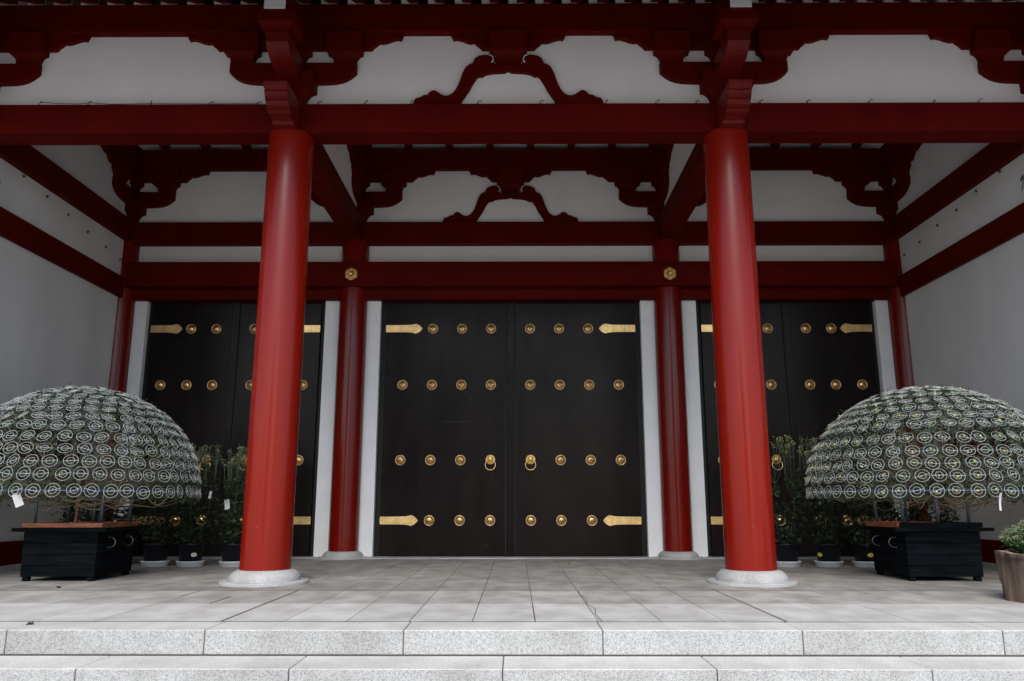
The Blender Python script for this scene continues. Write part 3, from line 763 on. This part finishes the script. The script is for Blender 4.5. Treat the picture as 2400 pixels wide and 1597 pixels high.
    for P_ in [(.0, .1, Rv + z0 - .01), (-.25, -.1, Rv + z0 - .02), (.28, -.15, Rv + z0 - .03)]: items.append((Vector(P_), Matrix.Rotation(.2, 4, 'X'), Vector((0, 0, 1))))
    def score(it):
        wp = it[0] + Vector((cx, cy, 0)); d = camp - wp; dist = d.length; d.normalize()
        depth = (wp.y - camp.y) * .979 + (wp.z - camp.z) * .203; xs = (wp.x - .14) / depth * 1840 + 1210
        inside = 0 < xs < 2400
        return (it[2].dot(d) / dist ** 2) if inside else -1
    items.sort(key=score, reverse=True)
    r0 = None
    for P, rot, nv in items[:100]:
        if r0 is None: o = proto_b.build('flower_ring', M['wire_w'], D); r0 = o
        else: o = dup(r0, D)
        o.matrix_local = Matrix.Translation(P) @ rot
    rest = MB()
    for P, rot, nv in items[100:]: ring_mb(rest, Matrix.Translation(P) @ rot)
    o = rest.build('flower_ring_mass', M['wire_w'], D); o['kind'] = 'stuff'
    bb = MB()
    for P, rot, nv in items:
        if random.random() < (.92 if buds else .45):
            q = P + nv * random.uniform(-.02, .02) + Vector((random.gauss(0, .012), random.gauss(0, .012), random.gauss(-.005, .012)))
            bb.ball(q, random.uniform(.014, .024) if buds else random.uniform(.009, .014), sub=1)
            if buds and random.random() < .5: bb.ball(q + Vector((random.gauss(0, .035), random.gauss(0, .035), random.gauss(0, .03))), random.uniform(.008, .016), sub=1)
    o = bb.build('flower_buds', M['bud_y'] if buds else M['bud'], D); o['kind'] = 'stuff'
    return D
PH_L = [-.7, 7.3, 13.6, 20.1, 26.6, 33.4, 39.6, 46, 52.2, 58, 65, 72, 80]
PH_R = [-.7, 6.5, 12.6, 18.8, 26.1, 34.6, 40.2, 46.6, 53.2, 60.2, 66.7, 73, 81]
dome(-7.75, .9, 2.06, PH_L, False, 'chrysanthemum dome in white wire rings, black planter box edged with reddish planks all round', 11)
dome(7.60, .97, 2.11, PH_R, True, 'chrysanthemum dome with yellow buds in white wire rings, black planter box near the stump planter', 23)

# ------------------------------------------------------------------ tall potted chrysanthemums
def potted(x, y, h, w_, label, sticker, bud_y, seed, stems=3, group='tall potted chrysanthemums before the side doors'):
    global rng
    rng = np.random.default_rng(seed); random.seed(seed)
    sau = MB(); sau.lathe([(0, .004), (.24, .004), (.246, .0), (.258, .004), (.279, .094), (.292, .097), (.292, .112), (.272, .112), (.246, .02), (0, .02)], seg=48)
    s_ = sau.build('saucer', M['saucer'], None, (x, y, 0)); tag(s_, 'white plastic saucer under ' + label[1], 'saucer', 'white saucers under the black pots')
    P = thing('potted_chrysanthemum', (x, y, .022), label[0], 'potted plant', group)
    b = MB(); b.lathe([(0, 0), (.215, 0), (.222, .01), (.245, .40), (.262, .405), (.268, .412), (.268, .44), (.262, .446), (.246, .446), (.24, .39), (0, .385)], seg=48)
    b.build('pot', M['pot'], P)
    b = MB(); b.lathe([(0, .398), (.239, .392)], seg=32); b.build('soil', M['soil'], P)
    if sticker:
        col, ang, num = sticker
        b = MB()
        def cyl(u, v, r_): a_ = ang + u / .238; return (r_ * math.sin(a_), -r_ * math.cos(a_), .22 + v)
        n = 24; vs = [cyl(0, 0, .2375)] + [cyl(.062 * math.cos(t), .042 * math.sin(t), .2375) for t in np.linspace(0, 2 * math.pi, n, endpoint=False)]
        b.add(vs, [(0, i + 1, (i + 1) % n + 1) for i in range(n)])
        if num:
            segs = [[(-.026, .012), (-.006, .016), (-.006, .0), (-.026, -.016), (-.004, -.018)], [(.006, .010), (.016, .016), (.016, -.02)]]
            for sg_ in segs:
                for p0, p1 in zip(sg_[:-1], sg_[1:]):
                    ex = Vector((p1[0] - p0[0], p1[1] - p0[1])); pr = Vector((-ex.y, ex.x)).normalized() * .0028
                    q = [(p0[0] + pr.x, p0[1] + pr.y), (p0[0] - pr.x, p0[1] - pr.y), (p1[0] - pr.x, p1[1] - pr.y), (p1[0] + pr.x, p1[1] + pr.y)]
                    b.add([cyl(u, v, .2385) for u, v in q], [(0, 1, 2, 3)], 1)
        b.build('sticker', [col, M['ink']], P)
    st = MB(); cen = []; nrm = []; budp = []; fine = []
    for k in range(stems):
        a_ = 2 * math.pi * k / stems + random.random(); r0 = .1
        sx, sy = w_ * .55 * math.cos(a_), .3 * math.sin(a_)
        hh = h * random.uniform(.86, .97)
        pts = [Vector((r0 * math.cos(a_) + (sx - r0 * math.cos(a_)) * min(1, f * 1.6), r0 * math.sin(a_) + (sy - r0 * math.sin(a_)) * min(1, f * 1.6), .38 + (hh * .74 - .38) * f)) + Vector((random.gauss(0, .01), random.gauss(0, .01), 0)) for f in np.linspace(0, 1, 8)]
        st.tube(pts, .009, 5, r2=.006)
        for z in np.arange(.5, hh * .76, .045):
            f = (z - .38) / (hh * .74 - .38); f = min(1, f); i = min(6, int(f * 7)); c0 = pts[i].lerp(pts[i + 1], f * 7 - i)
            dens = 9 if z < hh * .55 else 5
            for q in range(dens):
                t = random.uniform(0, 2 * math.pi); rad = random.uniform(.03, .27) * (1 if z < hh * .6 else .8)
                cen.append((c0.x + rad * math.cos(t), c0.y + rad * math.sin(t), z + random.gauss(0, .03) - rad * .15)); nrm.append((.3 * math.cos(t), .3 * math.sin(t), 1))
        # upper spray: thin branchlets ending in buds
        for q in range(15):
            f = random.uniform(.62, 1); i = min(6, int(f * 7)); c0 = pts[i].lerp(pts[i + 1], min(1, f * 7 - i))
            t = random.uniform(0, 2 * math.pi); rad = random.uniform(.06, .30); ztop = h * random.uniform(.86, 1.0) - rad * .35
            e1 = Vector((c0.x + rad * math.cos(t), c0.y + rad * math.sin(t), ztop)); mid = c0.lerp(e1, .45) + Vector((.4 * rad * math.cos(t), .4 * rad * math.sin(t), -.06))
            st.tube([c0, mid, e1], .0045, 4, r2=.003); budp.append(e1)
            for g in range(5):
                e2 = e1 + Vector((random.gauss(0, .035), random.gauss(0, .035), random.uniform(-.05, .06))); st.tube([mid.lerp(e1, .6), e2], .0028, 3, cap=False); budp.append(e2)
            for g in range(3): cen.append(tuple(c0.lerp(e1, random.random() * .8))); nrm.append((0, 0, 1))
    st.build('stems', M['stem'], P)
    leaves('foliage', cen, .105, M['leaf_dark'], P, np.array(nrm), .55)
    b = MB()
    for p_ in budp: b.ball(p_, random.uniform(.009, .014), sub=1)
    o = b.build('flower_buds', M['bud_y'] if bud_y else M['bud'], P); o['kind'] = 'stuff'
    return P
SY, SCr = M['sticker_y'], M['sticker_c']
potted(-9.12, 3.75, 2.2, .6, ('leafy chrysanthemum in the far left corner by the side wall, behind the left planter box', 'the pot in the left corner by the side wall'), None, False, 35, 5)
potted(9.0, 3.75, 2.2, .6, ('leafy chrysanthemum in the far right corner by the side wall, behind the right planter box', 'the pot in the right corner by the side wall'), None, False, 45, 5)
potted(-7.41, 3.55, 2.50, .55, ('tall leafy chrysanthemum in a plain black pot just right of the left planter box', 'the plain black pot nearest the left planter box'), None, False, 31)
potted(-6.66, 3.5, 2.55, .55, ('tall leafy chrysanthemum in a black pot with a cream sticker on its right side', 'the left pot whose cream sticker sits on its right side'), (SCr, .66, False), False, 32)
potted(-5.74, 3.45, 2.50, .55, ('tall leafy chrysanthemum in a black pot partly hidden by the left front column', 'the pot partly hidden by the left front column'), (SCr, -1.28, False), False, 33)
potted(-8.35, 3.7, 2.3, .6, ('leafy chrysanthemum hidden behind the left planter box, seen beneath its dome', 'the pot hidden behind the left planter box'), None, False, 34, 5)
potted(5.76, 3.5, 2.72, .55, ('tall chrysanthemum with yellow bud tips in a black pot beside the right front column', 'the pot beside the right front column'), None, True, 41, 2)
potted(6.63, 3.5, 2.66, .55, ('tall chrysanthemum in the black pot with a yellow sticker at each edge', 'the middle pot with yellow stickers right of the right column'), (SY, -1.15, False), False, 42)
potted(7.42, 3.5, 2.55, .5, ('chrysanthemum in a black pot with an oval yellow sticker reading 21, against the right planter', 'the pot with the yellow 21 sticker'), (SY, -.05, True), False, 43)
potted(8.30, 3.7, 2.3, .6, ('leafy chrysanthemum hidden behind the right planter box, seen beneath its dome', 'the pot hidden behind the right planter box'), None, False, 44, 5)

# ------------------------------------------------------------------ paper tags
def paper(loc, wx, wz, rot, label, name='paper_tag', curl=.0, string=.08):
    b = MB(); n = 6
    vs = []
    for i in range(n + 1):
        f = i / n; yy = curl * math.sin(f * 3)
        for sx in (-1, 1): 
            vs += [(sx * wx / 2, yy, -f * wz)]
    fs = [(2 * i, 2 * i + 1, 2 * i + 3, 2 * i + 2) for i in range(n)]
    vs2 = [(x_, y_ + .0015, z_) for x_, y_, z_ in vs]; m_ = len(vs)
    b.add(vs, fs); b.add(vs2, [f[::-1] for f in fs])
    b.add([vs[0], vs[1], vs2[1], vs2[0]], [(0, 1, 2, 3)])
    if string: b.tube([(0, 0, -.015), (0, 0, string)], .0025, 4, mi=1)
    o = b.build(name, [M['paper'], M['wire_k']], None, loc); o.rotation_euler = rot
    tag(o, label, 'tag')
    return o
paper((-7.63, -1.05, 1.43), .125, .21, (0, -.42, .1), 'white card tag hanging slanted from the front rim of the left dome')
paper((-7.42, 2.05, 1.42), .13, .19, (0, -.15, .3), 'white paper hanging beneath the back of the left dome')
paper((-6.24, 3.25, 1.53), .05, .15, (0, .15, .2), 'small pale tag on the stems beside the left dome edge')
paper((-5.88, 3.2, 1.36), .10, .2, (0, -.12, .2), 'white ribbon tag among dark leaves near the left front column', curl=.03)
paper((7.60, -1.08, 1.44), .035, .27, (0, .14, .1), 'thin white strip dangling from the front rim of the right dome', curl=.02)
paper((7.50, 2.1, 1.45), .15, .22, (0, -.2, -.2), 'white paper hanging behind the trunk beneath the right dome')

# ------------------------------------------------------------------ hollow stump planter
random.seed(5); rng = np.random.default_rng(5)
S = thing('stump_planter', (7.3, -2.4, 0), 'weathered hollow tree stump planted with a small bushy green chrysanthemum', 'planter')
b = MB(); seg = 72; hs = [0, .02, .12, .25, .38, .5, .60, .635]
vs = []; fs = []
def srad(t, z): 
    base = .555 + .01 * (z / .635)
    return base * (1 + .03 * math.sin(3 * t + 1) + .02 * math.sin(7 * t + 2.1 * z) + .016 * math.sin(17 * t + 3 * z) + .009 * math.sin(37 * t))
for z in hs:
    for i in range(seg): 
        t = 2 * math.pi * i / seg; r_ = srad(t, z); 
        fl = math.exp(-((z - .05) / .18) ** 2) * (.06 * max(0, math.sin(5 * t + .6)) ** 3)
        vs.append(((r_ - fl) * math.cos(t), (r_ - fl) * math.sin(t), z + (.012 * math.sin(5 * t) if z > .6 else 0)))
for i in range(seg): t = 2 * math.pi * i / seg; r_ = srad(t, .635) - .07; vs.append((r_ * math.cos(t), r_ * math.sin(t), .635 + .012 * math.sin(5 * t)))
for i in range(seg): t = 2 * math.pi * i / seg; r_ = srad(t, .635) - .09; vs.append((r_ * math.cos(t), r_ * math.sin(t), .56))
n = len(hs) + 2
for j in range(n - 1):
    for i in range(seg): fs.append((j * seg + i, j * seg + (i + 1) % seg, (j + 1) * seg + (i + 1) % seg, (j + 1) * seg + i))
b.add(vs, fs, 0, True)
for j in range(len(fs)):
    if j // seg == len(hs) - 1: b.mi[j] = 1
b.build('stump', [M['stump'], M['stump_cut']], S)
b = MB(); b.lathe([(0, .57), (.6, .565)], seg=32); b.build('soil', M['soil'], S)
b = MB()
for t, w_, h_ in ((-2.05, .05, .20), (-1.82, .045, .30), (-1.62, .08, .24), (-2.35, .04, .13), (-1.35, .06, .2)):
    m_ = 10; pts = [(t + w_ * .5 * math.sin(math.pi * f) ** .5 * (1 if f <= .5 else 1) / .5, 0) for f in (0, 1)]
    ring = []
    for q in range(12):
        u = 2 * math.pi * q / 12; tt = t + w_ / .55 * math.cos(u) * .8; z = .02 + h_ / 2 + h_ / 2 * math.sin(u) * .97
        r_ = srad(tt, z) + .004; ring.append((r_ * math.cos(tt), r_ * math.sin(tt), z))
    cr = srad(t, h_ / 2) + .004; b.add([(cr * math.cos(t), cr * math.sin(t), .02 + h_ / 2)] + ring, [(0, 1 + q, 1 + (q + 1) % 12) for q in range(12)])
for q in range(5):
    t = -2.2 + q * .22; z = random.uniform(.2, .5); r_ = srad(t, z); b.ball((r_ * math.cos(t), r_ * math.sin(t), z), .014, sc_=(1, 1, 1))
b.build('hollow', M['hollow'], S)
cen = []; nr = []; st = MB(); bp = []
for q in range(420):
    t = random.uniform(0, 2 * math.pi); f = math.sqrt(random.random()); rad = .46 * f; top = .66 + (.42 - .26 * f * f) * random.uniform(.55, 1.05)
    e1 = Vector((rad * math.cos(t) * 1.12, rad * math.sin(t) * 1.12, top)); e0 = Vector((rad * .55 * math.cos(t), rad * .55 * math.sin(t), .56))
    st.tube([e0, e0.lerp(e1, .5) + Vector((0, 0, .03)), e1], .005, 4, r2=.003)
    for g in range(9): cen.append(tuple(e0.lerp(e1, random.uniform(.25, .97)) + Vector((random.gauss(0, .022), random.gauss(0, .022), 0)))); nr.append((math.cos(t) * .4, math.sin(t) * .4, 1))
    for g in range(3): bp.append(e1 + Vector((random.gauss(0, .018), random.gauss(0, .018), random.uniform(0, .03))))
st.build('stems', M['stem'], S)
leaves('foliage', cen, .055, M['leaf_bright'], S, np.array(nr), .6)
b = MB()
for p_ in bp: b.ball(p_, random.uniform(.006, .011), sub=1)
o = b.build('flower_buds', M['bud'], S); o['kind'] = 'stuff'

# fallen leaves on the paving
for i, (x, y, lab) in enumerate([(1.29, 4.22, 'small yellowish fallen leaf lying on paving before the centre doors'), (-6.94, -.80, 'dark crumpled leaf lying on the paving in front of the left planter'), (-5.1, -4.55, 'dark leaf scrap lying on the edge of the top step at left')]):
    b = MB(); vs = [(q[0] * .09 - .045, q[1] * .11, .006 + .03 * abs(q[1]) + .02 * math.sin(q[0] * 5)) for q in LEAF]
    b.add(vs, [tuple(range(0, 8)), (0,) + tuple(range(7, 14))])
    o = b.build('fallen_leaf', M['bud'] if i == 0 else M['leaf_dry'], None, (x, y, .002)); o.rotation_euler.z = i * 1.3 + .4
    tag(o, lab, 'leaf', 'fallen leaves on the paving')

# ------------------------------------------------------------------ unseen gate and trees added behind the viewer to darken the reflections
G = thing('added_far_gate', (-9, -92, -.75), 'unseen red two-storey gate added behind the viewer to darken the reflections', 'gate')
MB().box(-11, 11, -4, 4, 0, 6, bev=.05).build('lower_storey', M['red_beam'], G)
MB().box(-9.5, 9.5, -3.4, 3.4, 8, 13, bev=.05).build('upper_storey', M['red_beam'], G)
b = MB(); b.prism([(-14, 6.0), (-14, 6.5), (-9, 8.3), (9, 8.3), (14, 6.5), (14, 6.0)], -6.5, 6.5, 'y'); b.build('lower_roof', M['tile'], G)
b = MB(); b.prism([(-14, 13.0), (-14.4, 13.8), (-9, 16), (-7.5, 19.5), (7.5, 19.5), (9, 16), (14.4, 13.8), (14, 13.0)], -6.5, 6.5, 'y'); b.build('upper_roof', M['tile'], G)
for i, x in enumerate((-52, -40, -31, 26, 37, 47, 60)):
    rng = np.random.default_rng(100 + i); random.seed(100 + i)
    h = random.uniform(10, 15); yy = -70 - 6 * (i % 3)
    Tt = thing('added_broadleaf_tree', (x, yy, -.75), ('outermost added tree left of the viewer, unseen', 'second added tree from the left, behind the viewer', 'added tree closest to the red far gate on its left', 'added tree closest to the red far gate on its right', 'second added tree right of the red far gate', 'third added tree right of the red far gate', 'outermost added tree on the right, behind the viewer')[i], 'tree', 'unseen trees added behind the viewer for reflections')
    b = MB(); b.tube([(0, 0, 0), (.2, .1, h * .3), (0, .2, h * .6), (.2, 0, h * .9)], .4, 8, r2=.1)
    for q in range(6):
        t = random.uniform(0, 6.28); b.tube([(0, .1, h * .4), (1.4 * math.cos(t), 1.4 * math.sin(t), h * .6), (2.6 * math.cos(t), 2.6 * math.sin(t), h * .75)], .16, 6, r2=.05)
    b.build('trunk', M['bark_d'], Tt)
    cl = rng.normal(0, 1, (26, 3)) * np.array([2.0, 2.0, h * .17]) + np.array([0, 0, h * .68])
    cen = (cl[rng.integers(0, 26, 1500)] + rng.normal(0, .75, (1500, 3)))
    leaves('crown', cen, .8, M['leaf_dark'], Tt, None, 1.2, LEAF_S, 1.3)
